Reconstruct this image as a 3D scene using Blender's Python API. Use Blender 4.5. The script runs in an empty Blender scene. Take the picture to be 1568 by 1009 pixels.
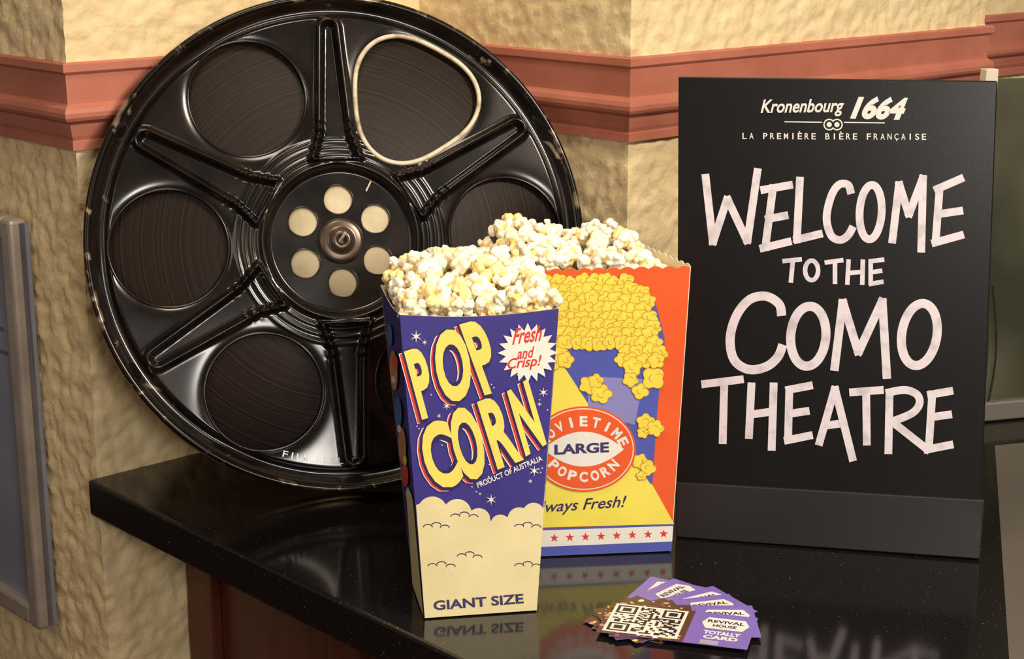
import bpy, bmesh, math, random
import numpy as np
from mathutils import Vector, Matrix, noise, geometry
random.seed(4)
TZ = 0.95           # counter height; everything below is modelled relative to the counter top
scene = bpy.context.scene
scene.view_settings.view_transform = 'Standard'
try: scene.view_settings.look = 'None'
except Exception: pass

# ------------------------------------------------------------------ materials
def new_mat(name, col=(.5,.5,.5), rough=.5, metal=0., coat=0.):
    m = bpy.data.materials.new(name); m.use_nodes = True
    b = m.node_tree.nodes['Principled BSDF']
    b.inputs['Base Color'].default_value = (*col, 1)
    b.inputs['Roughness'].default_value = rough
    b.inputs['Metallic'].default_value = metal
    if coat: b.inputs['Coat Weight'].default_value = coat
    return m
def N(m, t, **kw):
    n = m.node_tree.nodes.new(t)
    for k, v in kw.items():
        if k in n.inputs.keys(): n.inputs[k].default_value = v
        else: setattr(n, k, v)
    return n
def L(m, a, b): m.node_tree.links.new(a, b)
def bsdf(m): return m.node_tree.nodes['Principled BSDF']
def add_noise_color(m, c1, c2, scale=10, detail=6, lo=.35, hi=.65, distort=0.):
    tc = N(m, 'ShaderNodeTexCoord'); nz = N(m, 'ShaderNodeTexNoise')
    nz.inputs['Scale'].default_value = scale; nz.inputs['Detail'].default_value = detail
    nz.inputs['Distortion'].default_value = distort
    cr = N(m, 'ShaderNodeValToRGB')
    cr.color_ramp.elements[0].position = lo; cr.color_ramp.elements[0].color = (*c1, 1)
    cr.color_ramp.elements[1].position = hi; cr.color_ramp.elements[1].color = (*c2, 1)
    L(m, tc.outputs['Object'], nz.inputs['Vector']); L(m, nz.outputs['Fac'], cr.inputs['Fac'])
    L(m, cr.outputs['Color'], bsdf(m).inputs['Base Color'])
    return tc, nz, cr
def add_bump(m, scale, dist, strength=1., detail=5):
    tc = N(m, 'ShaderNodeTexCoord'); nz = N(m, 'ShaderNodeTexNoise')
    nz.inputs['Scale'].default_value = scale; nz.inputs['Detail'].default_value = detail
    bp = N(m, 'ShaderNodeBump'); bp.inputs['Distance'].default_value = dist; bp.inputs['Strength'].default_value = strength
    L(m, tc.outputs['Object'], nz.inputs['Vector']); L(m, nz.outputs['Fac'], bp.inputs['Height'])
    L(m, bp.outputs['Normal'], bsdf(m).inputs['Normal'])

M_stucco = new_mat('stucco', rough=.8)
add_noise_color(M_stucco, (.67,.52,.28), (.76,.61,.36), 30, 8, .3, .7)
add_bump(M_stucco, 210, .0011, .8, 8)
M_terra = new_mat('terracotta_paint', rough=.5)
add_noise_color(M_terra, (.40,.130,.083), (.48,.165,.11), 14, 4)
add_bump(M_terra, 120, .0004, .4)
M_granite = new_mat('black_granite', (.008,.007,.007), .1)
tc, nz, cr = add_noise_color(M_granite, (.007,.006,.006), (.36,.27,.14), 420, 2, .70, .80)
nz2 = N(M_granite, 'ShaderNodeTexNoise'); nz2.inputs['Scale'].default_value = 14
mr = N(M_granite, 'ShaderNodeMapRange'); mr.inputs['To Min'].default_value = .07; mr.inputs['To Max'].default_value = .15
L(M_granite, tc.outputs['Object'], nz2.inputs['Vector']); L(M_granite, nz2.outputs['Fac'], mr.inputs['Value'])
L(M_granite, mr.outputs['Result'], bsdf(M_granite).inputs['Roughness'])
M_wood = new_mat('mahogany', rough=.4)
tcw = N(M_wood, 'ShaderNodeTexCoord'); mp = N(M_wood, 'ShaderNodeMapping'); mp.inputs['Scale'].default_value = (30,30,3)
nw = N(M_wood, 'ShaderNodeTexNoise'); nw.inputs['Scale'].default_value = 2.5; nw.inputs['Detail'].default_value = 8
cw = N(M_wood, 'ShaderNodeValToRGB'); cw.color_ramp.elements[0].color = (.045,.009,.005,1); cw.color_ramp.elements[1].color = (.13,.03,.014,1)
L(M_wood, tcw.outputs['Object'], mp.inputs['Vector']); L(M_wood, mp.outputs['Vector'], nw.inputs['Vector'])
L(M_wood, nw.outputs['Fac'], cw.inputs['Fac']); L(M_wood, cw.outputs['Color'], bsdf(M_wood).inputs['Base Color'])
def enamel(name, wear):
    m = new_mat(name, (.006,.005,.0045), .2)
    bsdf(m).inputs['Specular IOR Level'].default_value = .48
    tc, nz, cr = add_noise_color(m, (.003,.0026,.0022), (.012,.007,.005), 30, 8)
    n2 = N(m, 'ShaderNodeTexNoise'); n2.inputs['Scale'].default_value = 34; n2.inputs['Detail'].default_value = 9; n2.inputs['Distortion'].default_value = .8
    L(m, tc.outputs['Object'], n2.inputs['Vector'])
    r1 = N(m, 'ShaderNodeMapRange'); r1.inputs['From Min'].default_value = .64; r1.inputs['From Max'].default_value = .70
    L(m, n2.outputs['Fac'], r1.inputs['Value'])
    ln = N(m, 'ShaderNodeVectorMath', operation='LENGTH'); L(m, tc.outputs['Object'], ln.inputs[0])
    r2 = N(m, 'ShaderNodeMapRange'); r2.inputs['From Min'].default_value = wear; r2.inputs['From Max'].default_value = wear+.012
    L(m, ln.outputs['Value'], r2.inputs['Value'])
    mu = N(m, 'ShaderNodeMath', operation='MULTIPLY'); L(m, r1.outputs['Result'], mu.inputs[0]); L(m, r2.outputs['Result'], mu.inputs[1])
    mx = N(m, 'ShaderNodeMix', data_type='RGBA'); L(m, mu.outputs[0], mx.inputs[0]); L(m, cr.outputs['Color'], mx.inputs[6]); mx.inputs[7].default_value = (.30,.24,.16,1)
    L(m, mx.outputs[2], bsdf(m).inputs['Base Color'])
    r3 = N(m, 'ShaderNodeMapRange'); r3.inputs['To Min'].default_value = .12; r3.inputs['To Max'].default_value = .26
    n3_ = N(m, 'ShaderNodeTexNoise'); n3_.inputs['Scale'].default_value = 16; n3_.inputs['Detail'].default_value = 8
    L(m, tc.outputs['Object'], n3_.inputs['Vector']); L(m, n3_.outputs['Fac'], r3.inputs['Value']); L(m, r3.outputs['Result'], bsdf(m).inputs['Roughness'])
    return m
M_enamel = enamel('black_enamel', .209)
M_rim = new_mat('worn_rim', rough=.22, metal=.5)
add_noise_color(M_rim, (.012,.008,.006), (.32,.24,.16), 45, 8, .57, .69, 1.)
M_backrim = new_mat('bronze_rim', rough=.28, metal=.5)
add_noise_color(M_backrim, (.14,.08,.035), (.56,.37,.17), 25, 8, .33, .65)
M_worn = new_mat('worn_bare_edge', rough=.5, metal=.1)
add_noise_color(M_worn, (.26,.20,.12), (.66,.55,.40), 60, 6, .3, .5)
M_cream = new_mat('reel_label_cream', rough=.6)
add_noise_color(M_cream, (.50,.42,.26), (.60,.52,.35), 50, 5)
M_hub = new_mat('hub_metal', (.11,.08,.06), .3, .7)
M_film = new_mat('wound_film', rough=.5)
bsdf(M_film).inputs['Specular IOR Level'].default_value = .2
tf = N(M_film, 'ShaderNodeTexCoord'); vl = N(M_film, 'ShaderNodeVectorMath', operation='LENGTH')
nf = N(M_film, 'ShaderNodeTexNoise', noise_dimensions='1D'); nf.inputs['Scale'].default_value = 500; nf.inputs['Detail'].default_value = 3
cf = N(M_film, 'ShaderNodeValToRGB'); cf.color_ramp.elements[0].color = (.007,.004,.003,1); cf.color_ramp.elements[1].color = (.026,.014,.009,1)
cf.color_ramp.elements[0].position = .35; cf.color_ramp.elements[1].position = .75
bf = N(M_film, 'ShaderNodeBump'); bf.inputs['Distance'].default_value = .0004; bf.inputs['Strength'].default_value = .35
L(M_film, tf.outputs['Object'], vl.inputs[0]); L(M_film, vl.outputs['Value'], nf.inputs['W'])
L(M_film, nf.outputs['Fac'], cf.inputs['Fac']); L(M_film, cf.outputs['Color'], bsdf(M_film).inputs['Base Color'])
L(M_film, nf.outputs['Fac'], bf.inputs['Height']); L(M_film, bf.outputs['Normal'], bsdf(M_film).inputs['Normal'])

M_board = new_mat('sign_black', (.006,.0055,.0055), .33); add_bump(M_board, 500, .0001, .3)
bsdf(M_board).inputs['Specular IOR Level'].default_value = .25
M_lip = new_mat('sign_holder_dark', (.014,.011,.010), .38)
M_chalk = new_mat('marker_white', rough=.55)
add_noise_color(M_chalk, (.46,.42,.46), (.66,.60,.65), 80, 7, .3, .52)
M_print = new_mat('print_white', (.68,.64,.59), .5)
def paper(name, c, r=.38):
    m = new_mat(name, c, r)
    add_noise_color(m, tuple(x*.95 for x in c), tuple(min(1,x*1.04) for x in c), 25, 3)
    return m
P_navy = paper('ink_navy', (.048,.037,.23)); P_cream = paper('ink_cream', (.76,.66,.37))
P_yel = paper('ink_yellow', (.84,.70,.14)); P_red = paper('ink_red', (.66,.05,.035))
P_white = paper('ink_white', (.80,.77,.70)); P_dark = paper('ink_dark', (.03,.02,.10))
P_orange = paper('ink_orange_red', (.78,.105,.02)); P_lemon = paper('ink_lemon', (.84,.72,.10))
P_gold = paper('ink_gold', (.84,.66,.075)); P_blue = paper('ink_blue', (.08,.10,.42))
P_lilac = paper('ink_lilac', (.25,.24,.52)); P_card = paper('card_inner', (.74,.65,.47), .6)
P_goldline = paper('ink_gold_line', (.52,.26,.02)); P_skin = paper('ink_skin', (.55,.25,.12))
P_teal = paper('ink_teal', (.05,.16,.42)); P_purple = paper('ink_purple', (.21,.14,.50))
P_black = paper('ink_black', (.012,.01,.012)); P_brown = paper('ink_brown', (.10,.045,.025)); P_pink = paper('ink_pink', (.6,.25,.3))

# ------------------------------------------------------------------ mesh helpers
def mk(name, verts, faces, mats, idx=None, smooth=False, parent=None):
    me = bpy.data.meshes.new(name); me.from_pydata([tuple(v) for v in verts], [], faces)
    for m in (mats if isinstance(mats, (list, tuple)) else [mats]): me.materials.append(m)
    if idx is not None: me.polygons.foreach_set('material_index', idx)
    if smooth: me.polygons.foreach_set('use_smooth', [True]*len(me.polygons))
    me.update()
    ob = bpy.data.objects.new(name, me); scene.collection.objects.link(ob)
    if parent: ob.parent = parent
    return ob
def empty(name, mtx=None):
    e = bpy.data.objects.new(name, None); e.empty_display_size = .05
    scene.collection.objects.link(e)
    if mtx is not None: e.matrix_world = mtx
    return e
def recalc(ob):
    bm = bmesh.new(); bm.from_mesh(ob.data); bmesh.ops.recalc_face_normals(bm, faces=bm.faces); bm.to_mesh(ob.data); bm.free()
def bevel(ob, w, seg=2):
    m = ob.modifiers.new('bevel', 'BEVEL'); m.width = w; m.segments = seg; m.limit_method = 'ANGLE'
def prism(name, A, B, mat, parent=None, bev=0):
    n = len(A)
    f = [list(range(n))[::-1], list(range(n, 2*n))] + [[i, (i+1) % n, n+(i+1) % n, n+i] for i in range(n)]
    ob = mk(name, list(A)+list(B), f, mat, parent=parent); recalc(ob)
    if bev: bevel(ob, bev)
    return ob
def box_oriented(name, o, ax, ay, az, mat, parent=None, bev=0):
    o = Vector(o); ax = Vector(ax); ay = Vector(ay); az = Vector(az)
    A = [o, o+ax, o+ax+ay, o+ay]; return prism(name, A, [p+az for p in A], mat, parent, bev)
def lathe(name, prof, seg, mat, parent=None):
    v = []; f = []
    for r, z in prof:
        for i in range(seg):
            a = 2*math.pi*i/seg; v.append((r*math.cos(a), r*math.sin(a), z))
    for j in range(len(prof)-1):
        for i in range(seg):
            k = (i+1) % seg
            f.append((j*seg+i, j*seg+k, (j+1)*seg+k, (j+1)*seg+i))
    return mk(name, v, f, mat, smooth=True, parent=parent)
def tube(name, pts, rad, mat, closed=True, seg=10, parent=None):
    pts = [Vector(p) for p in pts]; n = len(pts); v = []; f = []
    for i in range(n):
        if closed: t = pts[(i+1) % n]-pts[i-1]
        else: t = pts[min(i+1, n-1)]-pts[max(i-1, 0)]
        t.normalize(); ref = Vector((0, 0, 1)) if abs(t.z) < .9 else Vector((1, 0, 0))
        a = t.cross(ref).normalized(); b = t.cross(a)
        for k in range(seg):
            an = 2*math.pi*k/seg; v.append(pts[i]+a*(rad*math.cos(an))+b*(rad*math.sin(an)))
    for i in range(n if closed else n-1):
        j = (i+1) % n
        for k in range(seg):
            l = (k+1) % seg; f.append((i*seg+k, i*seg+l, j*seg+l, j*seg+k))
    return mk(name, v, f, mat, smooth=True, parent=parent)

_tc = {}
def text_geo(body, off=0., shear=0.):
    key = (body, off, shear)
    if key in _tc: return _tc[key]
    cu = bpy.data.curves.new('t', 'FONT'); cu.body = body; cu.offset = off; cu.shear = shear; cu.resolution_u = 4
    ob = bpy.data.objects.new('t', cu); scene.collection.objects.link(ob)
    dg = bpy.context.evaluated_depsgraph_get(); dg.update()
    me = bpy.data.meshes.new_from_object(ob.evaluated_get(dg))
    V = np.array([v.co[:2] for v in me.vertices]); F = [list(p.vertices) for p in me.polygons]
    lo = V.min(0); hi = V.max(0); V = (V-lo)/(hi-lo)
    bpy.data.objects.remove(ob); bpy.data.curves.remove(cu); bpy.data.meshes.remove(me)
    _tc[key] = (V, F); return V, F

class Art:
    """Flat printed artwork on a real face. art2d: 4 artwork coords of the face corners, w4: the 3D corners."""
    def __init__(s, art2d, w4, lift=.0006):
        w4 = [Vector(p) for p in w4]; s.O = w4[0]; s.e1 = (w4[1]-w4[0]).normalized()
        s.n = s.e1.cross(w4[3]-w4[0]).normalized(); s.e2 = s.n.cross(s.e1)
        A = []; B = []
        for (x, y), w in zip(art2d, w4):
            a = (w-s.O).dot(s.e1); b = (w-s.O).dot(s.e2)
            A.append([x, y, 1, 0, 0, 0, -a*x, -a*y]); B.append(a)
            A.append([0, 0, 0, x, y, 1, -b*x, -b*y]); B.append(b)
        s.h = np.append(np.linalg.solve(np.array(A, float), np.array(B, float)), 1)
        s.V = []; s.F = []; s.M = []; s.mats = []; s.lift = lift
    def pt(s, x, y, layer=0., lift=True):
        h = s.h; w = h[6]*x+h[7]*y+1
        return s.O+s.e1*((h[0]*x+h[1]*y+h[2])/w)+s.e2*((h[3]*x+h[4]*y+h[5])/w)+s.n*((s.lift if lift else 0)+layer*.00008)
    def mi(s, m):
        if m not in s.mats: s.mats.append(m)
        return s.mats.index(m)
    def add(s, pts, faces, m, layer):
        o = len(s.V); s.V += [s.pt(x, y, layer) for x, y in pts]
        for f in faces: s.F.append([o+i for i in f]); s.M.append(s.mi(m))
    def poly(s, pts, m, layer=0):
        tr = geometry.tessellate_polygon([[Vector((x, y, 0)) for x, y in pts]])
        s.add(pts, [list(t) for t in tr], m, layer)
    def disc(s, cx, cy, rx, ry, m, layer=0, n=28, rot=0):
        c, q = math.cos(rot), math.sin(rot)
        s.poly([(cx+rx*math.cos(a)*c-ry*math.sin(a)*q, cy+rx*math.cos(a)*q+ry*math.sin(a)*c) for a in [2*math.pi*i/n for i in range(n)]], m, layer)
    def star(s, cx, cy, r1, r2, n, m, layer=0, rot=-math.pi/2):
        s.poly([(cx+(r1 if i % 2 == 0 else r2)*math.cos(rot+math.pi*i/n), cy+(r1 if i % 2 == 0 else r2)*math.sin(rot+math.pi*i/n)) for i in range(2*n)], m, layer)
    def stroke(s, pts, w, m, layer=0, closed=False, smooth=False, taper=None):
        pts = [Vector(p) for p in pts]
        if smooth:
            out = []; n = len(pts)
            rng = range(n if closed else n-1)
            for i in rng:
                p1 = pts[i]; p2 = pts[(i+1) % n]
                p0 = pts[(i-1) % n] if closed else pts[max(i-1, 0)]
                p3 = pts[(i+2) % n] if closed else pts[min(i+2, n-1)]
                for k in range(6):
                    t = k/6
                    out.append(.5*((2*p1)+(p2-p0)*t+(2*p0-5*p1+4*p2-p3)*t*t+(3*p1-p0-3*p2+p3)*t**3))
            if not closed: out.append(pts[-1])
            pts = out
        n = len(pts); L_ = []; R_ = []
        if smooth or closed:
            for i in range(n):
                if closed: t = pts[(i+1) % n]-pts[i-1]
                else: t = pts[min(i+1, n-1)]-pts[max(i-1, 0)]
                t.normalize(); q = Vector((-t.y, t.x))*w/2
                L_.append(pts[i]+q); R_.append(pts[i]-q)
            P = [tuple(p) for p in L_]+[tuple(p) for p in R_]
            F = [[i, (i+1) % n, n+(i+1) % n, n+i] for i in range(n if closed else n-1)]
            s.add(P, F, m, layer)
        else:
            for i in range(n-1):
                t = (pts[i+1]-pts[i]).normalized(); q = Vector((-t.y, t.x))*w/2
                a = pts[i]-t*(w*.3 if i > 0 else 0); b = pts[i+1]+t*(w*.3 if i < n-2 else 0)
                s.add([tuple(a+q), tuple(b+q), tuple(b-q), tuple(a-q)], [[0, 1, 2, 3]], m, layer+i*.3)
    def text(s, body, bl, br, tl, m, layer=0, off=0., shear=0.):
        V, F = text_geo(body, off, shear); bl = np.array(bl, float); br = np.array(br, float); tl = np.array(tl, float)
        P = bl+V[:, :1]*(br-bl)+V[:, 1:]*(tl-bl)
        s.add([tuple(p) for p in P], F, m, layer)
    def arc(s, body, cx, cy, rx, ry, a0, a1, w, h, m, layer=0, off=.02):
        n = len(body)
        for i, ch in enumerate(body):
            a = math.radians(a0+(a1-a0)*i/(n-1)); sg = 1 if a1 < a0 else -1
            p = Vector((cx+rx*math.cos(a), cy-ry*math.sin(a))); t = Vector((rx*math.sin(a), ry*math.cos(a)))*sg
            t.normalize(); u = Vector((t.y, -t.x)); ww = w*(.35 if ch == 'I' else 1.)
            bl = p-t*ww/2-u*h/2
            s.text(ch, tuple(bl), tuple(bl+t*ww), tuple(bl+u*h), m, layer, off)
    def build(s, name, parent=None):
        return mk(name, s.V, s.F, s.mats, s.M, parent=parent)

# ------------------------------------------------------------------ walls
dA = Vector((.686, -.728)); dB = Vector((.74, .673))
P1 = Vector((-.398, 1.525)); P2 = Vector((.11, 1.58))
r_ = np.linalg.solve(np.array([[dB.x, dA.x], [dB.y, dA.y]]), np.array([(P2-P1).x, (P2-P1).y]))
Q = P1+dB*float(r_[0])
D1 = P2+dB*.575; S1 = D1-dA*.10; E1 = S1+dB*1.1
path = [P1-dA*1.3, P1, Q, P2, D1, S1, E1]
nrm = []
for i in range(len(path)-1):
    d = (path[i+1]-path[i]).normalized(); nrm.append(Vector((d.y, -d.x)))
mit = []
for i in range(len(path)):
    if i == 0: mit.append(nrm[0])
    elif i == len(path)-1: mit.append(nrm[-1])
    else: mit.append((nrm[i-1]+nrm[i])/(1+nrm[i-1].dot(nrm[i])))
Z_LO, Z_HI = .316, .392
def stucco_h(p):
    a = noise.noise(p*52); b = noise.noise(p*105+Vector((7, 1, 3))); c = noise.noise(p*200+Vector((1, 9, 5)))
    k = max(-.30, min(.14, a*.85+b*.9))
    return .0050*k+.0009*c
zs = [-.95, -.8, -.65, -.5]+[-.48+.0038*i for i in range(int(1.16/.0038))]+[.70, .9, 1.2, 1.65]
cols = []
for i in range(len(path)-1):
    Ls = (path[i+1]-path[i]).length; st = .0036 if i in (1, 2, 3) else .008
    if i == 0: fr = [0, .3, .5, .65, .75]+[.78+.22*k/76 for k in range(77)]
    else:
        n = max(2, int(Ls/st)); fr = [k/n for k in range(n+1)]
    cols.append((i, fr))
V = []; F = []
for i, fr in cols:
    base = len(V); nz_ = len(zs)
    for fx in fr:
        for z in zs:
            proj = .009 if z > Z_HI-.01 else 0.0
            a = path[i]+mit[i]*proj; b = path[i+1]+mit[i+1]*proj
            p = a.lerp(b, fx)
            h = stucco_h(Vector((p.x, p.y, z)))
            m = nrm[i]
            if fx == 0 and i > 0: m = mit[i]
            if fx == 1 and i < len(path)-2: m = mit[i+1]
            p = p+m*h
            V.append((p.x, p.y, z))
    for c in range(len(fr)-1):
        for r in range(nz_-1):
            o = base+c*nz_+r
            F.append((o, o+nz_, o+nz_+1, o+1))
wall = mk('wall_back', V, F, M_stucco, smooth=True)
prof = [(.396, -.004), (.396, .0145), (.3945, .016), (.388, .016), (.3865, .0145), (.385, .0125), (.362, .0115), (.359, .0115),
        (.3575, .0135), (.355, .0165), (.351, .0180), (.347, .0178), (.344, .0160), (.342, .0125), (.3405, .009), (.336, .0082), (.329, .0065), (.325, .0045), (.3235, .006), (.316, .006), (.314, -.004)]
V = []; F = []; n = len(prof)
for i in range(len(path)-1):
    Ls = (path[i+1]-path[i]).length; k = max(2, int(Ls/.02))
    base = len(V)
    for j in range(k+1):
        for z, pr in prof:
            pr2 = pr+.0006*noise.noise(Vector((path[i].x+Ls*j/k*2, z, 0))*12)
            a = path[i]+mit[i]*pr2; b = path[i+1]+mit[i+1]*pr2; p = a.lerp(b, j/k); V.append((p.x, p.y, z))
    for j in range(k):
        for q in range(n-1):
            o = base+j*n+q; F.append((o, o+1, o+n+1, o+n))
mk('trim_1', V, F, M_terra)

M_floor = new_mat('carpet', rough=.9); add_noise_color(M_floor, (.05,.012,.012), (.10,.03,.02), 60, 6)
mk('floor', [(-3,-2.5,-.95),(3,-2.5,-.95),(3,3.4,-.95),(-3,3.4,-.95)], [(0,1,2,3)], M_floor)

# ------------------------------------------------------------------ counter
counter = empty('counter')
K2 = P1-dB*.011
front = K2+dA*1.25
slab = [K2, Q, P2, P2+dB*.56, Vector((.72, 1.86)), Vector((1.25, 1.40)), Vector((.95, .85)), front]
A = [Vector((p.x, p.y, -.036)) for p in slab]; B = [Vector((p.x, p.y, 0)) for p in slab]
prism('counter_top', A, B, M_granite, counter, .003)
c0 = P1+dB*.10; c1 = c0+dA*1.15
cab = [c0, Q, P2, P2+dB*.5, Vector((.68, 1.80)), Vector((1.15, 1.38)), Vector((.9, .95)), c1]
prism('cabinet', [Vector((p.x, p.y, -.945)) for p in cab], [Vector((p.x, p.y, -.036)) for p in cab], M_wood, counter)
nA = Vector((-.728, -.686))
for i in range(5):
    a = c0+dA*(.005+.235*i); w = .045
    box_oriented('stile_%d' % i, (a.x, a.y, -.94), (dA.x*w, dA.y*w, 0), (nA.x*.012, nA.y*.012, 0), (0, 0, .90), M_wood, counter, .002)
box_oriented('top_rail', (c0.x, c0.y, -.09), (dA.x*1.1, dA.y*1.1, 0), (nA.x*.010, nA.y*.010, 0), (0, 0, .053), M_wood, counter, .002)
M_steel = new_mat('dull_steel', (.13,.115,.10), .32, .2)
st4 = [(.356, 1.10), (.490, 1.62), (.70, 1.685), (1.10, 1.38), (.92, .95)]
prism('steel_inlay', [Vector((x, y, -.003)) for x, y in st4], [Vector((x, y, .0004)) for x, y in st4], M_steel, counter)

# ------------------------------------------------------------------ framed notice on the left wall
M_frame = new_mat('frame_bronze', rough=.35, metal=.25); add_noise_color(M_frame, (.29,.24,.20), (.38,.32,.28), 20, 4)
M_fp = new_mat('frame_print', rough=.25); add_noise_color(M_fp, (.18,.19,.26), (.23,.24,.31), 8, 3)
M_fp2 = new_mat('frame_print_lines', (.09,.095,.14), .4)
pf = empty('picture_frame')
n3 = Vector((nrm[0].x, nrm[0].y, 0)); d3 = Vector((dA.x, dA.y, 0))
R0 = Vector((P1.x, P1.y, 0))-d3*.095; W_ = .31; zb, zt = -.185, .240
o = R0-d3*W_+n3*.004
box_oriented('backing', o+Vector((0, 0, zb+.004)), d3*W_, n3*.010, Vector((0, 0, zt-zb-.008)), M_fp, pf)
fw = .022
box_oriented('frame_right', o+d3*(W_-fw)+Vector((0, 0, zb)), d3*fw, n3*.020, Vector((0, 0, zt-zb)), M_frame, pf, .004)
box_oriented('frame_left', o+Vector((0, 0, zb)), d3*fw, n3*.020, Vector((0, 0, zt-zb)), M_frame, pf, .004)
box_oriented('frame_top', o+d3*fw+Vector((0, 0, zt-fw)), d3*(W_-2*fw), n3*.0195, Vector((0, 0, fw)), M_frame, pf, .004)
box_oriented('frame_bottom', o+d3*fw+Vector((0, 0, zb)), d3*(W_-2*fw), n3*.0195, Vector((0, 0, fw)), M_frame, pf, .004)
for i in range(9):
    box_oriented('print_line_%d' % i, o+d3*(W_-.12)+n3*.010+Vector((0, 0, .18-.012*i)), d3*(.06+.02*math.sin(i*3)), n3*.0004, Vector((0, 0, .004)), M_fp2, pf)

# ------------------------------------------------------------------ window rail on the right
win = empty('window_1')
M_alu = new_mat('aluminium', (.30,.28,.24), .3, .6)
M_glass = new_mat('dim_glass', rough=.1); add_noise_color(M_glass, (.035,.035,.022), (.10,.10,.065), 5, 3)
M_post = new_mat('post_cream', (.62,.56,.44), .6)
wd = Vector((.96, .28, 0)).normalized(); wn = Vector((wd.y, -wd.x, 0))
w0 = Vector((.478, 1.69, 0))
box_oriented('sill', w0+Vector((0, 0, .0012)), wd*.30, -wn*.03, Vector((0, 0, .0208)), M_alu, win, .002)
box_oriented('post', w0+wd*.000+Vector((0, 0, .022))-wn*.006, wd*.014, -wn*.012, Vector((0, 0, .35)), M_post, win, .001)
box_oriented('pane', w0+wd*.014+Vector((0, 0, .022))-wn*.008, wd*.27, -wn*.004, Vector((0, 0, .34)), M_glass, win)
cp = [w0+wd*(.018+.010*math.sin(t*2.6))+wn*.004+Vector((0, 0, .15-.125*t)) for t in [i/14 for i in range(15)]]
tube('cable', cp, .0012, M_lip, closed=False, seg=6, parent=win)

# ------------------------------------------------------------------ film reel
a_ = math.radians(12.5); l_ = math.radians(18); sa, ca, sl, cl = math.sin(a_), math.cos(a_), math.sin(l_), math.cos(l_)
RR = .229; TH = .044
rc = Vector((-.157, 1.513, .2338))
mtx = Matrix(((ca, -sa*sl, sa*cl, rc.x), (sa, ca*sl, -ca*cl, rc.y), (0, cl, sl, rc.z), (0, 0, 0, 1)))
reel = empty('film_reel', mtx)
def sm(e0, e1, x):
    t = np.clip((x-e0)/(e1-e0), 0, 1); return t*t*(3-2*t)
rs = np.concatenate([np.linspace(.018, .10, 110), np.linspace(.101, .226, 126)]); NT = 960
th = np.arange(NT)*2*np.pi/NT
Rg, Tg = np.meshgrid(rs, th, indexing='ij'); Xg = Rg*np.cos(Tg); Yg = Rg*np.sin(Tg)
holes = []
for k in range(6):
    an = math.radians(60*k)
    if k == 1: holes.append((.150*math.cos(an), .150*math.sin(an), .0585, .085, math.radians(240)))
    else: holes.append((.155*math.cos(an), .155*math.sin(an), .0535, 0, 0))
small = [(.0385*math.cos(math.radians(30+60*k)), .0385*math.sin(math.radians(30+60*k)), .0138) for k in range(6)]
def hole_d(X, Y, h):
    dx = X-h[0]; dy = Y-h[1]; ph = np.arctan2(dy, dx); rr = h[2]*(1+h[3]*np.cos(3*(ph-h[4])))
    return np.hypot(dx, dy)-rr
H = np.zeros_like(Rg)
H -= .003*(1-sm(.063, .069, Rg))
H += .0040*np.exp(-((Rg-.0715)/.0028)**2)
for rr in (.081, .088, .095): H += .0009*np.exp(-((Rg-rr)/.0018)**2)
for k in range(6):
    an = math.radians(30+60*k); rho = Xg*math.cos(an)+Yg*math.sin(an); w = -Xg*math.sin(an)+Yg*math.cos(an)
    e = .197; s0 = .076
    hw = np.interp(rho, [s0, .10, e], [.022, .0145, .0085])
    d = np.where(rho < e, np.abs(w)-hw, np.hypot(rho-e, w)-.0085)
    d = np.where(rho < s0, np.maximum(np.hypot(rho-s0, np.maximum(np.abs(w)-.022, 0)), .0), d)
    vis = (rho > .055)
    H += vis*.0062*np.exp(-(d/.0027)**2)
    H += vis*(rho > s0)*(-.003)*(1-sm(-.006, -.002, d))
    cor = (rho > .080)*(rho < .112)*np.exp(-((np.abs(w)-hw)/.004)**2)
    H += cor*.0012*np.sin(rho*2*np.pi/.0085)
for h in holes:
    d = hole_d(Xg, Yg, h); H -= .0025*np.exp(-np.clip(d, 0, 1)/.0045)
H += .0005*np.sin(Xg*31+1)*np.cos(Yg*27)
H -= .0055*sm(.2065, .213, Rg); H += .0075*sm(.214, .226, Rg)
Vv = np.stack([Xg.ravel(), Yg.ravel(), H.ravel()], 1)
fi, fj = np.meshgrid(np.arange(len(rs)-1), np.arange(NT), indexing='ij'); fj2 = (fj+1) % NT
q0 = fi*NT+fj; q1 = (fi+1)*NT+fj; q2 = (fi+1)*NT+fj2; q3 = fi*NT+fj2
faces = np.stack([q0.ravel(), q1.ravel(), q2.ravel(), q3.ravel()], 1)
cx = Vv[faces, 0].mean(1); cy = Vv[faces, 1].mean(1); keep = np.ones(len(faces), bool)
for h in holes: keep &= hole_d(cx, cy, h) > 0
for x, y, r in small: keep &= np.hypot(cx-x, cy-y) > r
faces = faces[keep]
fl = mk('front_flange', Vv.tolist(), faces.tolist(), M_enamel, smooth=True, parent=reel)
for k, h in enumerate(holes):
    pts = []
    for i in range(90):
        ph = 2*math.pi*i/90; rr = h[2]*(1+h[3]*math.cos(3*(ph-h[4])))
        pts.append((h[0]+rr*math.cos(ph), h[1]+rr*math.sin(ph), -.0024))
    tube('hole_edge_%d' % k, pts, .0024 if k == 1 else .0014, M_worn if k == 1 else M_enamel, seg=8, parent=reel)
for k, (x, y, r) in enumerate(small):
    tube('hub_hole_edge_%d' % k, [(x+r*math.cos(t), y+r*math.sin(t), -.0032) for t in [2*math.pi*i/40 for i in range(40)]], .0008, M_enamel, seg=6, parent=reel)
circ = lambda r, z, n=240: [(r*math.cos(2*math.pi*i/n), r*math.sin(2*math.pi*i/n), z) for i in range(n)]
tube('front_rim', circ(.2265, .0005), .0032, M_rim, seg=12, parent=reel)
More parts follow.
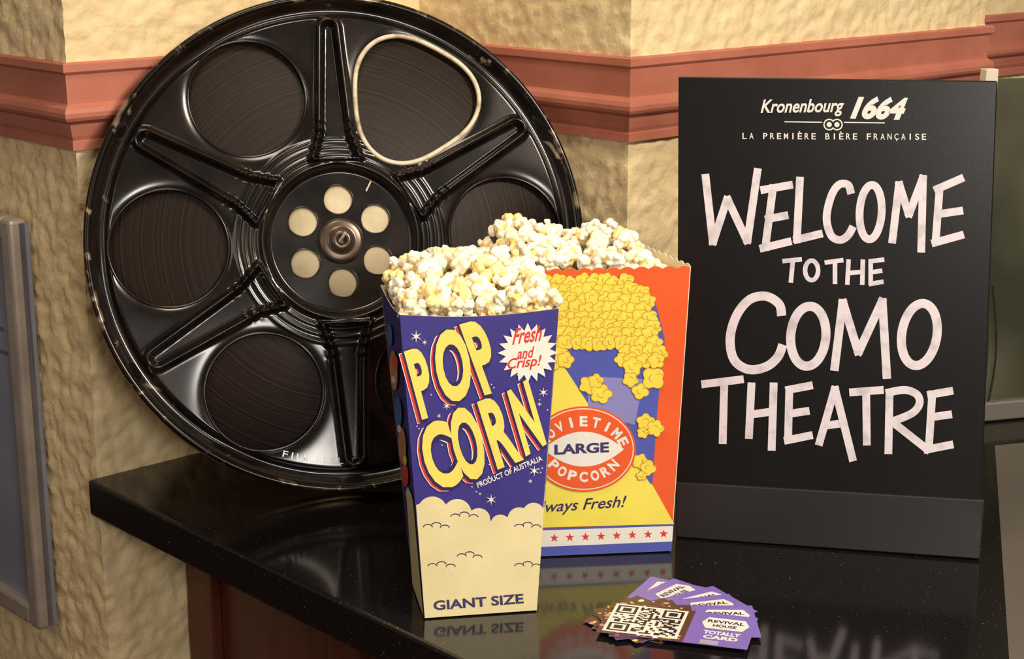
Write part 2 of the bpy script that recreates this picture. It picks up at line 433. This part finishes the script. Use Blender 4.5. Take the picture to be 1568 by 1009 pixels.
tube('back_rim', circ(.2265, -TH), .0036, M_backrim, seg=12, parent=reel)
lathe('back_flange', [(.02, -TH+.002), (.20, -TH+.002), (.21, -TH+.006), (.226, -TH+.001), (.226, -TH-.001), (.21, -TH+.004), (.20, -TH), (.02, -TH)], 160, M_backrim, reel)
lathe('film_pack', [(.03, -.0085), (.208, -.0085), (.209, -.0095), (.209, -TH+.007), (.208, -TH+.006), (.03, -TH+.006)], 200, M_film, reel)
lathe('hub_disc', [(.001, -.0052), (.060, -.0052), (.060, -.0085)], 100, M_cream, reel)
lathe('hub_boss', [(.0001, .0035), (.004, .0035), (.0045, .0075), (.0065, .0082), (.009, .0070), (.011, .0040), (.014, .0030), (.0175, .0035), (.0200, .0020), (.0212, -.0010), (.0215, -.006)], 64, M_hub, reel)
tube('spindle_pin', [(-.002, -.001, .004), (.001, .003, .012), (.003, .006, .014)], .0014, M_worn, closed=False, seg=8, parent=reel)
tube('hub_scratch', [(.026, .045, -.0012), (.031, .054, -.0012)], .0009, M_worn, closed=False, seg=6, parent=reel)
EV = []; EF = []
msg = 'FILM REEL CO NEW YORK'
for i, ch in enumerate(msg):
    if ch == ' ': continue
    an = math.radians(252+36*i/(len(msg)-1)); tv, tfc = text_geo(ch, .01); r0 = .2015; h_ = .0058; w_ = .0046 if ch != 'I' else .0014
    ux, uy = -math.sin(an), math.cos(an); vx, vy = -math.cos(an), -math.sin(an)
    o = len(EV)
    for x, y in tv:
        px = math.cos(an)*r0+ux*(x-.5)*w_+vx*(y-.5)*h_; py = math.sin(an)*r0+uy*(x-.5)*w_+vy*(y-.5)*h_
        EV.append((px, py, -.0002))
    EF += [[q+o for q in f] for f in tfc]
eo = mk('stamped_letters', EV, EF, M_enamel, parent=reel); md = eo.modifiers.new('s', 'SOLIDIFY'); md.thickness = .0024; md.offset = 0

# ------------------------------------------------------------------ popcorn boxes
def panel_box(name, base, top, zt, outer, rim, parent, nu=80, nv=14, bulge=.0):
    V = []; F = []; idx = []
    for s_ in range(4):
        b0, b1 = Vector((*base[s_], .001)), Vector((*base[(s_+1) % 4], .001)); t0, t1 = Vector((*top[s_], zt)), Vector((*top[(s_+1) % 4], zt))
        o = len(V)
        for i in range(nu+1):
            u = i/nu; B_ = b0.lerp(b1, u); T_ = t0.lerp(t1, u); up = (T_-B_); hh = up.length
            ext = rim(s_, u)/hh
            for j in range(nv+1):
                V.append(B_+up*(j/nv)*(1+ext))
        for i in range(nu):
            for j in range(nv):
                q = o+i*(nv+1)+j; F.append((q, q+nv+1, q+nv+2, q+1)); idx.append(outer[s_][1])
    o = len(V); V += [Vector((*p, .0018)) for p in base]; F.append((o+3, o+2, o+1, o)); idx.append(0)
    mats = sorted(set(outer), key=lambda t: t[1]); mats = [m for m, _ in mats]
    ob = mk(name, V, F, mats+[P_card]*len(mats), idx, parent=parent)
    md = ob.modifiers.new('card', 'SOLIDIFY'); md.thickness = .0007; md.offset = -1; md.material_offset = len(mats); md.material_offset_rim = len(mats)
    return ob

def kernel(seed):
    rnd = random.Random(seed); bm = bmesh.new()
    n = rnd.randint(6, 9); cs = []
    st = Vector((rnd.uniform(.85, 1.3), rnd.uniform(.85, 1.2), rnd.uniform(.8, 1.1)))
    for i in range(n):
        d = Vector((rnd.gauss(0, 1), rnd.gauss(0, 1), rnd.gauss(0, 1))).normalized()*rnd.uniform(.0034, .0060); d = Vector((d.x*st.x, d.y*st.y, d.z*st.z)); r = rnd.uniform(.0023, .0045)
        cs.append((d, r)); bmesh.ops.create_icosphere(bm, subdivisions=2, radius=r, matrix=Matrix.Translation(d))
    bmesh.ops.create_icosphere(bm, subdivisions=2, radius=.0032)
    me = bpy.data.meshes.new('k'); bm.to_mesh(me); bm.free()
    ob = bpy.data.objects.new('k', me); scene.collection.objects.link(ob)
    md = ob.modifiers.new('r', 'REMESH'); md.mode = 'VOXEL'; md.voxel_size = .0008
    dg = bpy.context.evaluated_depsgraph_get(); dg.update()
    m2 = bpy.data.meshes.new_from_object(ob.evaluated_get(dg))
    V = []; C = []
    hull = Vector((rnd.gauss(0, 1), rnd.gauss(0, 1), rnd.gauss(0, 1))).normalized()*.0045
    for v in m2.vertices:
        p = v.co.copy(); nn = v.normal
        d1 = noise.noise(p*330+Vector((seed*3., 0, 0))); d2 = noise.noise(p*800+Vector((0, seed*2., 0)))
        p2 = p+nn*(d1*.0011+d2*.0003)
        V.append(p2)
        t = min(1, max(0, (p.length-.0033)/.0032))
        col = Vector((.84, .57, .20)).lerp(Vector((.96, .91, .75)), t**.5)
        if d1 < -.32: col = col.lerp(Vector((.88, .68, .30)), .3)
        if (p-hull).length < .0023: col = Vector((.56, .24, .05)).lerp(col, .35)
        C.append(col)
    F = [list(p.vertices) for p in m2.polygons]
    bpy.data.objects.remove(ob)
    return np.array(V), F, np.array(C)
kern = [kernel(i+1) for i in range(12)]
M_pop = new_mat('popcorn', rough=.6)
at = N(M_pop, 'ShaderNodeAttribute', attribute_name='Col'); L(M_pop, at.outputs['Color'], bsdf(M_pop).inputs['Base Color'])
bsdf(M_pop).inputs['Subsurface Weight'].default_value = .2
bsdf(M_pop).inputs['Subsurface Scale'].default_value = 1.0
bsdf(M_pop).inputs['Subsurface Radius'].default_value = (.004, .003, .0018)
add_bump(M_pop, 900, .0002, .5)
def heap(name, quad, zr, dome, parent, seed, sp=.0116, layers=3, em=.05):
    rnd = random.Random(seed); VV = []; FF = []; CC = []; o = 0
    FL, FR, BR, BL = [Vector(p) for p in quad]
    w = (FR-FL).length; dp = (BL-FL).length
    nu = int(w/sp); nv = int(dp/sp)
    for k in range(layers):
        for i in range(nu):
            for j in range(nv):
                u = (i+.5+rnd.uniform(-.4, .4)+(.5 if j % 2 else 0)*.5)/(nu); v = (j+.5+rnd.uniform(-.4, .4))/nv
                e = em+.02*k; u = min(1-e, max(e, u)); v = min(1-e*1.3, max(e*1.5, v))
                p = FL.lerp(FR, u).lerp(BL.lerp(BR, u), v)
                z = zr+dome(u, v)-k*.0100+rnd.uniform(-.0035, .0040)
                sc = rnd.uniform(.78, 1.2); K, F, C = kern[rnd.randrange(len(kern))]
                R = np.array(Matrix.Rotation(rnd.uniform(0, 6.28), 3, Vector((rnd.gauss(0, 1), rnd.gauss(0, 1), rnd.gauss(0, 1))).normalized()))
                VV.append((K*sc)@R.T+np.array([p.x, p.y, z])); FF += [[q+o for q in f] for f in F]; o += len(K)
                b = rnd.random(); tint = np.array([1, .86, .50]) if b < .09 else (np.array([1, .95, .80]) if b < .35 else np.array([1, 1, 1]))
                CC.append(C*tint)
    VV = np.concatenate(VV); CC = np.concatenate(CC)
    ob = mk(name, VV.tolist(), FF, M_pop, smooth=True, parent=parent)
    ca_ = ob.data.color_attributes.new('Col', 'FLOAT_COLOR', 'POINT')
    ca_.data.foreach_set('color', np.concatenate([CC, np.ones((len(CC), 1))], 1).astype(np.float32).ravel())
    return ob

# --- blue tub
bb = empty('popcorn_box')
base = [(-.0674, 1.1975), (.0193, 1.2123), (.0078, 1.279), (-.0800, 1.262)]
top = [(-.0820, 1.190), (.0348, 1.2099), (.0178, 1.309), (-.1035, 1.288)]
zt = .2435
def rim_blue(s_, u):
    return {0: -.0035*math.sin(math.pi*u), 1: .002*math.sin(math.pi*u), 2: 0, 3: -.004*math.sin(math.pi*u)}[s_]
panel_box('tub', base, top, zt, [(P_navy, 0)]*4, rim_blue, bb)
fa = Art([(650, 948), (822, 936), (856, 474), (612, 482)], [(*base[0], 0.001), (*base[1], 0.001), (*top[1], zt), (*top[0], zt)])
def ex(y):
    t = (948-y)/(948-482); t2 = (936-y)/(936-474)
    return 650-38*t, 822+34*t2
cs = [(662, 784, 23), (700, 787, 22), (733, 797, 18), (766, 804, 15), (795, 796, 18), (817, 788, 17), (645, 788, 16)]
edge = []
xa, xb = ex(783)[0]+.3, ex(783)[1]-.3
for i in range(121):
    x = xa+(xb-xa)*i/120; y = 800
    for c_, d_, r1 in cs:
        if abs(x-c_) < r1: y = min(y, d_-math.sqrt(r1*r1-(x-c_)**2))
    edge.append((x, y))
fa.poly(edge+[(821.8, 935.6), (650.2, 947.6)], P_cream, 1)
def cl_arc(cx_, cy_, r1, ly):
    fa.stroke([(cx_+r1*math.cos(a), cy_-r1*.6*math.sin(a)) for a in [math.pi*i/8 for i in range(9)]], 1.4, P_dark, ly, smooth=True)
for i, (x, y) in enumerate([(655, 808), (668, 805), (681, 809), (697, 792), (711, 789), (725, 793), (707, 853), (719, 850), (731, 855), (662, 868), (676, 865), (690, 869), (795, 808), (808, 805), (821, 809), (795, 868), (808, 865), (821, 869)]):
    cl_arc(x, y, 7, 2+.03*i)
fa.text('GIANT SIZE', (664, 936), (802, 925), (663, 921), P_dark, 3, .03)
let = [('P', (646, 643), (674, 634), (618, 538)), ('O', (678, 624), (729, 605), (658, 514)), ('P', (742, 606), (775, 597), (703, 497)),
       ('C', (664, 757), (712, 739), (635, 656)), ('O', (709, 744), (752, 725), (680, 634)), ('R', (762, 720), (802, 705), (730, 616)), ('N', (805, 700), (837, 681), (776, 600))]
for i, (c, bl, br, tl) in enumerate(let):
    bl, br, tl = Vector(bl), Vector(br), Vector(tl)
    for dx, dy, m, off, ly in [(-7, 5, P_white, .055, 3), (-6, 5, P_red, .045, 3.6), (-2, 2, P_dark, .075, 4.2), (0, 0, P_yel, .035, 5)]:
        k = Vector((dx, dy)); g = (off-.035)*.9
        ux = (br-bl)*g; uy = (tl-bl)*g*.8
        fa.text(c, tuple(bl+k-ux-uy), tuple(br+k+ux-uy), tuple(tl+k-ux+uy), m, ly+i*.05, off)
fa.text('PRODUCT OF AUSTRALIA', (732, 748), (831, 706), (729, 740), P_white, 5.8, .02)
fa.star(808, 541, 46, 34, 20, P_white, 6)
fa.text('Fresh', (784, 529), (829, 523), (785, 504), P_red, 7, .02, .35)
fa.text('and', (792, 551), (819, 548), (791, 534), P_red, 7, .02, .35)
fa.text('Crisp!', (778, 571), (831, 565), (776, 550), P_red, 7, .02, .35)
for x, y, r in [(637, 515, 10), (832, 602, 8), (752, 766, 9), (818, 722, 9), (684, 622, 7), (650, 524, 5), (826, 620, 4), (672, 637, 4), (735, 757, 3), (812, 738, 4)]:
    fa.star(x, y, r, r*.22, 6, P_white, 2.4); fa.disc(x, y, r*.3, r*.3, P_white, 2.6, 10)
rnd = random.Random(3)
for i in range(46):
    y = rnd.uniform(500, 755); l, r = ex(y); x = rnd.uniform(l+6, r-6); fa.disc(x, y, 1.1, 1.1, P_white, 1.8, 6)
fa.build('front_print', bb)
sa_ = Art([(628, 897), (650, 948), (612, 482), (580, 446)], [(*base[3], 0.001), (*base[0], 0.001), (*top[0], zt), (*top[3], zt)])
sa_.poly([(622.5, 770), (636, 775), (649.5, 946), (628.5, 896)], P_cream, 1)
sa_.poly([(621, 760), (626, 752), (632, 762), (635.5, 772), (636, 780), (623, 776)], P_cream, 1.2)
sa_.disc(604, 575, 8, 32, P_skin, 2); sa_.disc(607, 560, 6, 12, P_orange, 2.4); sa_.disc(611, 640, 7, 24, P_teal, 2.1)
sa_.disc(617, 690, 8, 28, P_skin, 2.2); sa_.disc(621, 735, 7, 18, P_red, 2.5); sa_.disc(598, 520, 5, 18, P_teal, 2.3)
sa_.disc(612, 665, 4, 6, P_white, 3); sa_.disc(603, 590, 4, 6, P_white, 3.1); sa_.disc(622, 712, 4, 8, P_yel, 3.2)
sa_.build('side_print', bb)
def dome_blue(u, v):
    return .003+.021*min(1, v*1.9)**.8*(max(0, math.sin(math.pi*u))**.35)
heap('popcorn', top, zt, dome_blue, bb, 11)

# --- red carton
rb = empty('popcorn_box.001')
zr = .250
rbase = [(-.0210, 1.318), (.1355, 1.335), (.1130, 1.403), (-.0400, 1.386)]
rtop = [(-.0394, 1.305), (.1445, 1.325), (.1135, 1.404), (-.0725, 1.384)]
def rim_red(s_, u):
    n = {0: 16, 1: 8, 2: 16, 3: 8}[s_]
    return .0022*abs(math.sin(math.pi*n*u))+{0: -.001, 1: .0, 2: .002, 3: .003*u}[s_]
panel_box('carton', rbase, rtop, zr, [(P_orange, 0)]*4, rim_red, rb, nu=160)
ra = Art([(744, 858), (1028, 845), (1058, 408), (707, 414)], [(*rbase[0], 0.001), (*rbase[1], 0.001), (*rtop[1], zr), (*rtop[0], zr)])
ra.poly([(712, 440), (985, 440), (1006, 470), (1018, 520), (1008, 600), (998, 752), (735, 752)], P_blue, 1)
ra.poly([(716, 470), (860, 555), (905, 625), (1000, 745), (1032, 803), (740, 812)], P_lemon, 1.5)
ra.poly([(905, 620), (868, 556), (1013, 556), (996, 742), (962, 690)], P_blue, 2)
ra.poly([(900, 575), (985, 580), (972, 650), (900, 632)], P_lilac, 2.2)
ra.poly([(738, 814), (1032, 803), (1030.5, 806), (738.5, 817)], P_blue, 2.4)
ra.poly([(738.5, 817), (1030.5, 806), (1029, 830), (742, 843)], P_white, 2.4)
ra.poly([(742, 843), (1029, 830), (1028, 844.6), (744, 857.5)], P_blue, 2.4)
for i in range(12):
    x = 752+24.0*i; ra.star(x, 829.5-(x-752)*.043, 7, 2.8, 5, P_red, 3.4)
def pop2d(x, y, r, sd, ly):
    rn = random.Random(sd*7+1); ph = rn.uniform(0, 6); n = rn.choice([4, 5, 5]); sq = rn.uniform(.85, 1.)
    shp = lambda k: [(x+k*(.72+.28*abs(math.sin(n*t/2+ph)))*math.cos(t), y+sq*k*(.72+.28*abs(math.sin(n*t/2+ph)))*math.sin(t)) for t in [2*math.pi*i/30 for i in range(30)]]
    ra.poly(shp(r+1.2), P_goldline, ly); ra.poly(shp(r), P_gold, ly+.015)
    a0 = rn.uniform(0, 6)
    ra.stroke([(x+r*.35*math.cos(a0+q*.6), y+r*.35*math.sin(a0+q*.6)) for q in range(5)], 1.1, P_goldline, ly+.03, smooth=True)
    ra.stroke([(x+r*.5+r*.3*math.cos(a0+2+q*.7), y-r*.1+r*.3*math.sin(a0+2+q*.7)) for q in range(4)], .9, P_goldline, ly+.035, smooth=True)
    ra.disc(x-r*.25, y-r*.3, r*.28, r*.2, P_lemon, ly+.025, 12)
rn = random.Random(5)
pts = []
for gy in range(10):
    for gx in range(19):
        x = 722+gx*17+(8 if gy % 2 else 0)+rn.uniform(-3, 3); y = 430+gy*13.5+rn.uniform(-3, 3)
        lim = 975+max(0, min(1, (y-430)/60))*38
        if x > lim or (y > 530 and (866 < x < 950)): continue
        pts.append((x, y))
for i, (x, y) in enumerate(pts): pop2d(x, y, 13, i, 3+i*.05)
for i, (x, y, r) in enumerate([(902, 588, 16), (920, 602, 17), (912, 582, 12), (968, 560, 15), (965, 580, 12), (980, 598, 13), (1000, 578, 18), (988, 645, 14), (1003, 655, 13), (984, 662, 9), (980, 706, 12), (992, 716, 12), (982, 728, 8)]):
    pop2d(x, y, r, i+300, 12+i*.05)
ra.disc(893, 687, 80, 66, P_orange, 13, 48); ra.disc(893, 687, 77, 63, P_white, 13.3, 48); ra.disc(893, 687, 75.5, 61.5, P_orange, 13.6, 48)
lens = [(893+62*t, 687-27*(1-t*t)) for t in [-1+i/10 for i in range(21)]]+[(893+62*t, 687+27*(1-t*t)) for t in [1-i/10 for i in range(1, 20)]]
ra.poly(lens, P_white, 14)
ra.arc('MOVIETIME', 893, 692, 64, 48, 160, 20, 12, 16, P_white, 14.5, .04)
ra.arc('POPCORN', 893, 682, 58, 48, 218, 322, 13, 16, P_white, 14.5, .04)
ra.text('LARGE', (848, 696), (932, 692), (848, 680), P_dark, 15, .04)
ra.text('Always Fresh!', (808, 793), (961, 782), (806, 770), P_dark, 4, .01, .4)
ra.build('front_print', rb)
def dome_red(u, v):
    s1 = min(1, max(0, (u-.14)/.16)); s2 = 1-min(1, max(0, (u-.80)/.2)); s1 = s1*s1*(3-2*s1); s2 = s2*s2*(3-2*s2)
    return -.020+.036*s1*s2*(.55+.45*min(1, v*1.8))+.008*math.exp(-((u-.36)/.09)**2)+.004*math.exp(-((u-.78)/.07)**2)
heap('popcorn', rtop, zr, dome_red, rb, 23, layers=2, em=.07)

# ------------------------------------------------------------------ welcome sign
ws = empty('welcome_sign')
c4 = [Vector((.1435, 1.3724, .001)), Vector((.3934, 1.3198, .001)), Vector((.3905, 1.357, .396)), Vector((.139, 1.41, .394))]
sg = Art([(1036, 820), (1500, 855), (1530, 122), (1036, 118)], c4, lift=.0004)
prism('board', [p-sg.n*.005 for p in c4], c4, M_board, ws, .001)
lipq = [sg.pt(1036, 821, 0, False), sg.pt(1500, 854.5, 0, False), sg.pt(1507, 765, 0, False), sg.pt(1036, 738, 0, False)]
prism('holder_lip', [p+sg.n*.0005 for p in lipq], [p+sg.n*.006 for p in lipq], M_lip, ws, .001)
bk = Vector((c4[0].x, c4[0].y, 0.0006)); e = (c4[1]-c4[0]).normalized(); bn = Vector((-e.y, e.x, 0))
box_oriented('holder_base', bk+bn*.004, e*.2535, bn*.07, Vector((0, 0, .004)), M_lip, ws, .001)
S = lambda pts, w=15, **k: sg.stroke(pts, w, M_chalk, S.l, **k)
S.l = 1
def ell(cx, cy, rx, ry, w=15, rot=0):
    c, q = math.cos(rot), math.sin(rot)
    pts = [(cx+rx*math.cos(t)*c-ry*math.sin(t)*q, cy+rx*math.cos(t)*q+ry*math.sin(t)*c) for t in [2*math.pi*i/14 for i in range(14)]]
    S(pts, w, closed=True, smooth=True)
def stroke_set(sets, w):
    for i, p in enumerate(sets):
        S.l = 1+(i % 5)*.9; S(p, w)
stroke_set([[(1078, 268), (1090, 374), (1112, 306), (1143, 372), (1159, 259)],
 [(1183, 284), (1170, 386)], [(1163, 293), (1213, 284)], [(1170, 338), (1206, 331)], [(1162, 383), (1211, 371)],
 [(1224, 272), (1219, 374)], [(1214, 370), (1259, 359)],
 [(1366, 374), (1377, 282), (1392, 330), (1414, 272), (1411, 388)],
 [(1440, 284), (1433, 376)], [(1431, 292), (1477, 272)], [(1436, 329), (1476, 323)], [(1427, 374), (1477, 360)]], 12)
S.l = 2
S([(1303, 298), (1298, 284), (1284, 284), (1272, 302), (1265, 335), (1272, 362), (1286, 369), (1298, 362), (1306, 348)], 12, smooth=True)
ell(1333, 326, 17, 42, 12, .06)
stroke_set([[(1197, 402), (1227, 399)], [(1213, 402), (1210, 435)], [(1262, 404), (1291, 400)], [(1278, 402), (1278, 437)],
 [(1299, 399), (1297, 438)], [(1321, 399), (1320, 438)], [(1298, 420), (1320, 418)], [(1333, 400), (1333, 438)], [(1330, 402), (1354, 399)], [(1332, 419), (1351, 416)], [(1330, 437), (1353, 433)]], 7)
S.l = 2; ell(1242, 416, 10, 15, 7)
S([(1196, 486), (1192, 468), (1172, 456), (1147, 461), (1127, 485), (1117, 520), (1123, 553), (1145, 568), (1172, 564), (1190, 549), (1198, 530)], 14, smooth=True)
ell(1237, 517, 27, 46, 14, .08); ell(1408, 514, 27, 48, 14, .16)
stroke_set([[(1277, 570), (1290, 464), (1314, 542), (1351, 462), (1358, 582)]], 13)
stroke_set([[(1073, 591), (1138, 583)], [(1108, 588), (1106, 682)], [(1150, 588), (1146, 674)], [(1184, 588), (1181, 692)], [(1148, 637), (1184, 632)],
 [(1208, 595), (1206, 680)], [(1202, 600), (1244, 592)], [(1206, 636), (1239, 631)], [(1200, 677), (1244, 668)],
 [(1253, 684), (1278, 597), (1306, 708)], [(1262, 654), (1297, 649)], [(1300, 603), (1353, 599)], [(1326, 602), (1327, 684)],
 [(1362, 600), (1360, 697)], [(1364, 646), (1424, 693)], [(1428, 600), (1422, 692)], [(1420, 607), (1460, 600)], [(1424, 641), (1458, 636)], [(1414, 691), (1460, 682)]], 12)
S.l = 2.5; S([(1356, 604), (1385, 599), (1404, 606), (1408, 620), (1396, 635), (1364, 648)], 12, smooth=True)
sg.text('Kronenbourg', (1163, 180), (1292, 178), (1163, 153), M_print, 2, .02, .3)
sg.text('1664', (1301, 182), (1389, 184), (1303, 146), M_print, 2, .05, .35)
sg.stroke([(1200, 187), (1258, 187.5)], 1.6, M_print, 2); sg.stroke([(1292, 187.5), (1355, 188)], 1.6, M_print, 2)
for dx in (-6, 6): sg.disc(1275+dx, 191, 9, 9, M_print, 2+.1*(dx > 0)); sg.disc(1275+dx, 191, 7, 7, M_board, 2.5+.1*(dx > 0)); sg.disc(1275+dx, 191, 4, 4, M_print, 3)
def spaced(body, x0, x1, yb, h, wch):
    n = len(body); adv = (x1-x0)/n
    for i, ch in enumerate(body):
        if ch == ' ': continue
        hh = h
        if ch in 'ÈÉ': hh = h*1.3
        y_b = yb+(h*.22 if ch == 'Ç' else 0)
        if ch == 'Ç': hh = h*1.22
        ww = wch*(.3 if ch == 'I' else 1); x = x0+adv*(i+.5)
        sg.text(ch, (x-ww/2, y_b), (x+ww/2, y_b), (x-ww/2, y_b-hh), M_print, 2, .012)
spaced('LA PREMIÈRE BIÈRE FRANÇAISE', 1133, 1421, 214, 9.5, 6.6)
sg.build('lettering', ws)

# ------------------------------------------------------------------ cards
pv = Vector((.096, 1.187)); CV = []; CF = []; CM = []; cm = []
def cmi(m):
    if m not in cm: cm.append(m)
    return cm.index(m)
rn = random.Random(8)
angs = [(62, .002, .001), (47, -.003, .003), (30, .004, .001), (15, -.001, .002), (-1, .003, .001), (-16, 0, 0)]
for ci, (ang, jx, jy) in enumerate(angs):
    a = math.radians(ang); ex_ = Vector((math.cos(a), math.sin(a))); ey_ = Vector((-math.sin(a), math.cos(a)))
    z = .0010+.0006*ci
    W3 = lambda x, y, zz=z: Vector((pv.x+jx+ex_.x*x+ey_.x*y, pv.y+jy+ex_.y*x+ey_.y*y, zz))
    x0, x1, y0, y1 = -.026, .088, -.029, .029
    q = [(x0, y0), (x1, y0), (x1, y1), (x0, y1)]
    o = len(CV); CV += [W3(x, y, z-.0003) for x, y in q]+[W3(x, y) for x, y in q]
    for f in [(3, 2, 1, 0), (4, 5, 6, 7), (0, 1, 5, 4), (1, 2, 6, 5), (2, 3, 7, 6), (3, 0, 4, 7)]: CF.append([o+i for i in f]); CM.append(cmi(P_purple))
    ar = Art(q, [W3(x, y) for x, y in q], lift=.00004)
    ar.poly([(x0, y0), (.040, y0), (.040, y1), (x0, y1)], P_brown, 0.2)
    for i in range(150):
        x = rn.uniform(x0+.002, .036); y = rn.uniform(y0+.002, y1-.002); s_ = rn.uniform(.001, .003)
        ar.disc(x, y, s_, s_*.8, rn.choice([P_black, P_gold, P_pink, P_skin, P_white, P_brown, P_brown]), .6+i*.008, 6)
    hx = [(.048, .010), (.052, .020), (.080, .020), (.084, .010), (.080, .000), (.052, .000)]
    ar.poly(hx, P_white, 2)
    ar.text('REVIVAL', (.052, .0108), (.080, .0108), (.052, .0160), P_dark, 3, .03)
    ar.text('HOUSE', (.057, .0035), (.075, .0035), (.057, .0085), P_dark, 3, .03)
    ar.text('TOTALLY', (.052, -.0105), (.080, -.0105), (.052, -.004), P_white, 2, .05)
    ar.text('CARD', (.053, -.0185), (.079, -.0185), (.053, -.012), P_white, 2, .05)
    if ci == len(angs)-1:
        ar.poly([(-.022, -.026), (.035, -.026), (.035, .026), (-.022, .026)], P_white, 2.5)
        nq = 23; cw_ = .052/nq; ch_ = .047/nq
        def finder(i, j):
            for (a0, b0) in [(0, 0), (0, nq-7), (nq-7, nq-7)]:
                if a0-1 <= i < a0+8 and b0-1 <= j < b0+8:
                    d = max(abs(i-a0-3), abs(j-b0-3)); return 1 if d in (3, 1, 0) else 0
            return None
        for i in range(nq):
            for j in range(nq):
                f = finder(i, j); on = f if f is not None else rn.random() < .5
                if on:
                    xa = -.0195+i*cw_; ya = -.0235+j*ch_
                    ar.add([(xa, ya), (xa+cw_, ya), (xa+cw_, ya+ch_), (xa, ya+ch_)], [[0, 1, 2, 3]], P_black, 3.2)
        for r in range(6): ar.stroke([(.052, -.0215-.0012*r), (.066, -.0215-.0012*r)], .0005, P_white, 2)
    o = len(CV); CV += ar.V; CF += [[i+o for i in f] for f in ar.F]; CM += [cmi(ar.mats[m]) for m in ar.M]
mk('promo_cards', CV, CF, cm, CM)

# ------------------------------------------------------------------ lights / world / camera
def area(name, loc, tgt, size, energy, col):
    l = bpy.data.lights.new(name, 'AREA'); l.size = size; l.energy = energy; l.color = col
    ob = bpy.data.objects.new(name, l); ob.location = loc
    ob.rotation_euler = (Vector(tgt)-Vector(loc)).to_track_quat('-Z', 'Y').to_euler(); scene.collection.objects.link(ob)
area('key_light', (1.25, .15, 1.55), (.0, 1.45, .15), .36, 48, (1, .88, .72))
area('ceiling_light', (-.15, .75, 1.75), (0, 1.4, 0), .45, 12, (1, .85, .67))
area('fill_light', (-1.1, .1, .9), (0, 1.5, .1), .7, 4, (1, .82, .62))
area('reel_highlight_light', (.37, -.27, .56), (-.1, 1.45, .1), .30, 11, (1, .93, .84))  # added lamp, no window here; placed to put a highlight on the lower reel
w = bpy.data.worlds.new('World'); scene.world = w; w.use_nodes = True
w.node_tree.nodes['Background'].inputs['Color'].default_value = (.42, .355, .29, 1)
w.node_tree.nodes['Background'].inputs['Strength'].default_value = .30
cd = bpy.data.cameras.new('Camera'); cam = bpy.data.objects.new('Camera', cd); scene.collection.objects.link(cam)
cam.location = (0, 0, .538); cam.rotation_euler = (math.radians(90-14.4), 0, 0); cd.lens = 59.0; cd.sensor_width = 36; cd.clip_start = .01
scene.camera = cam
for ob in scene.objects:
    if ob.parent is None: ob.location.z += TZ
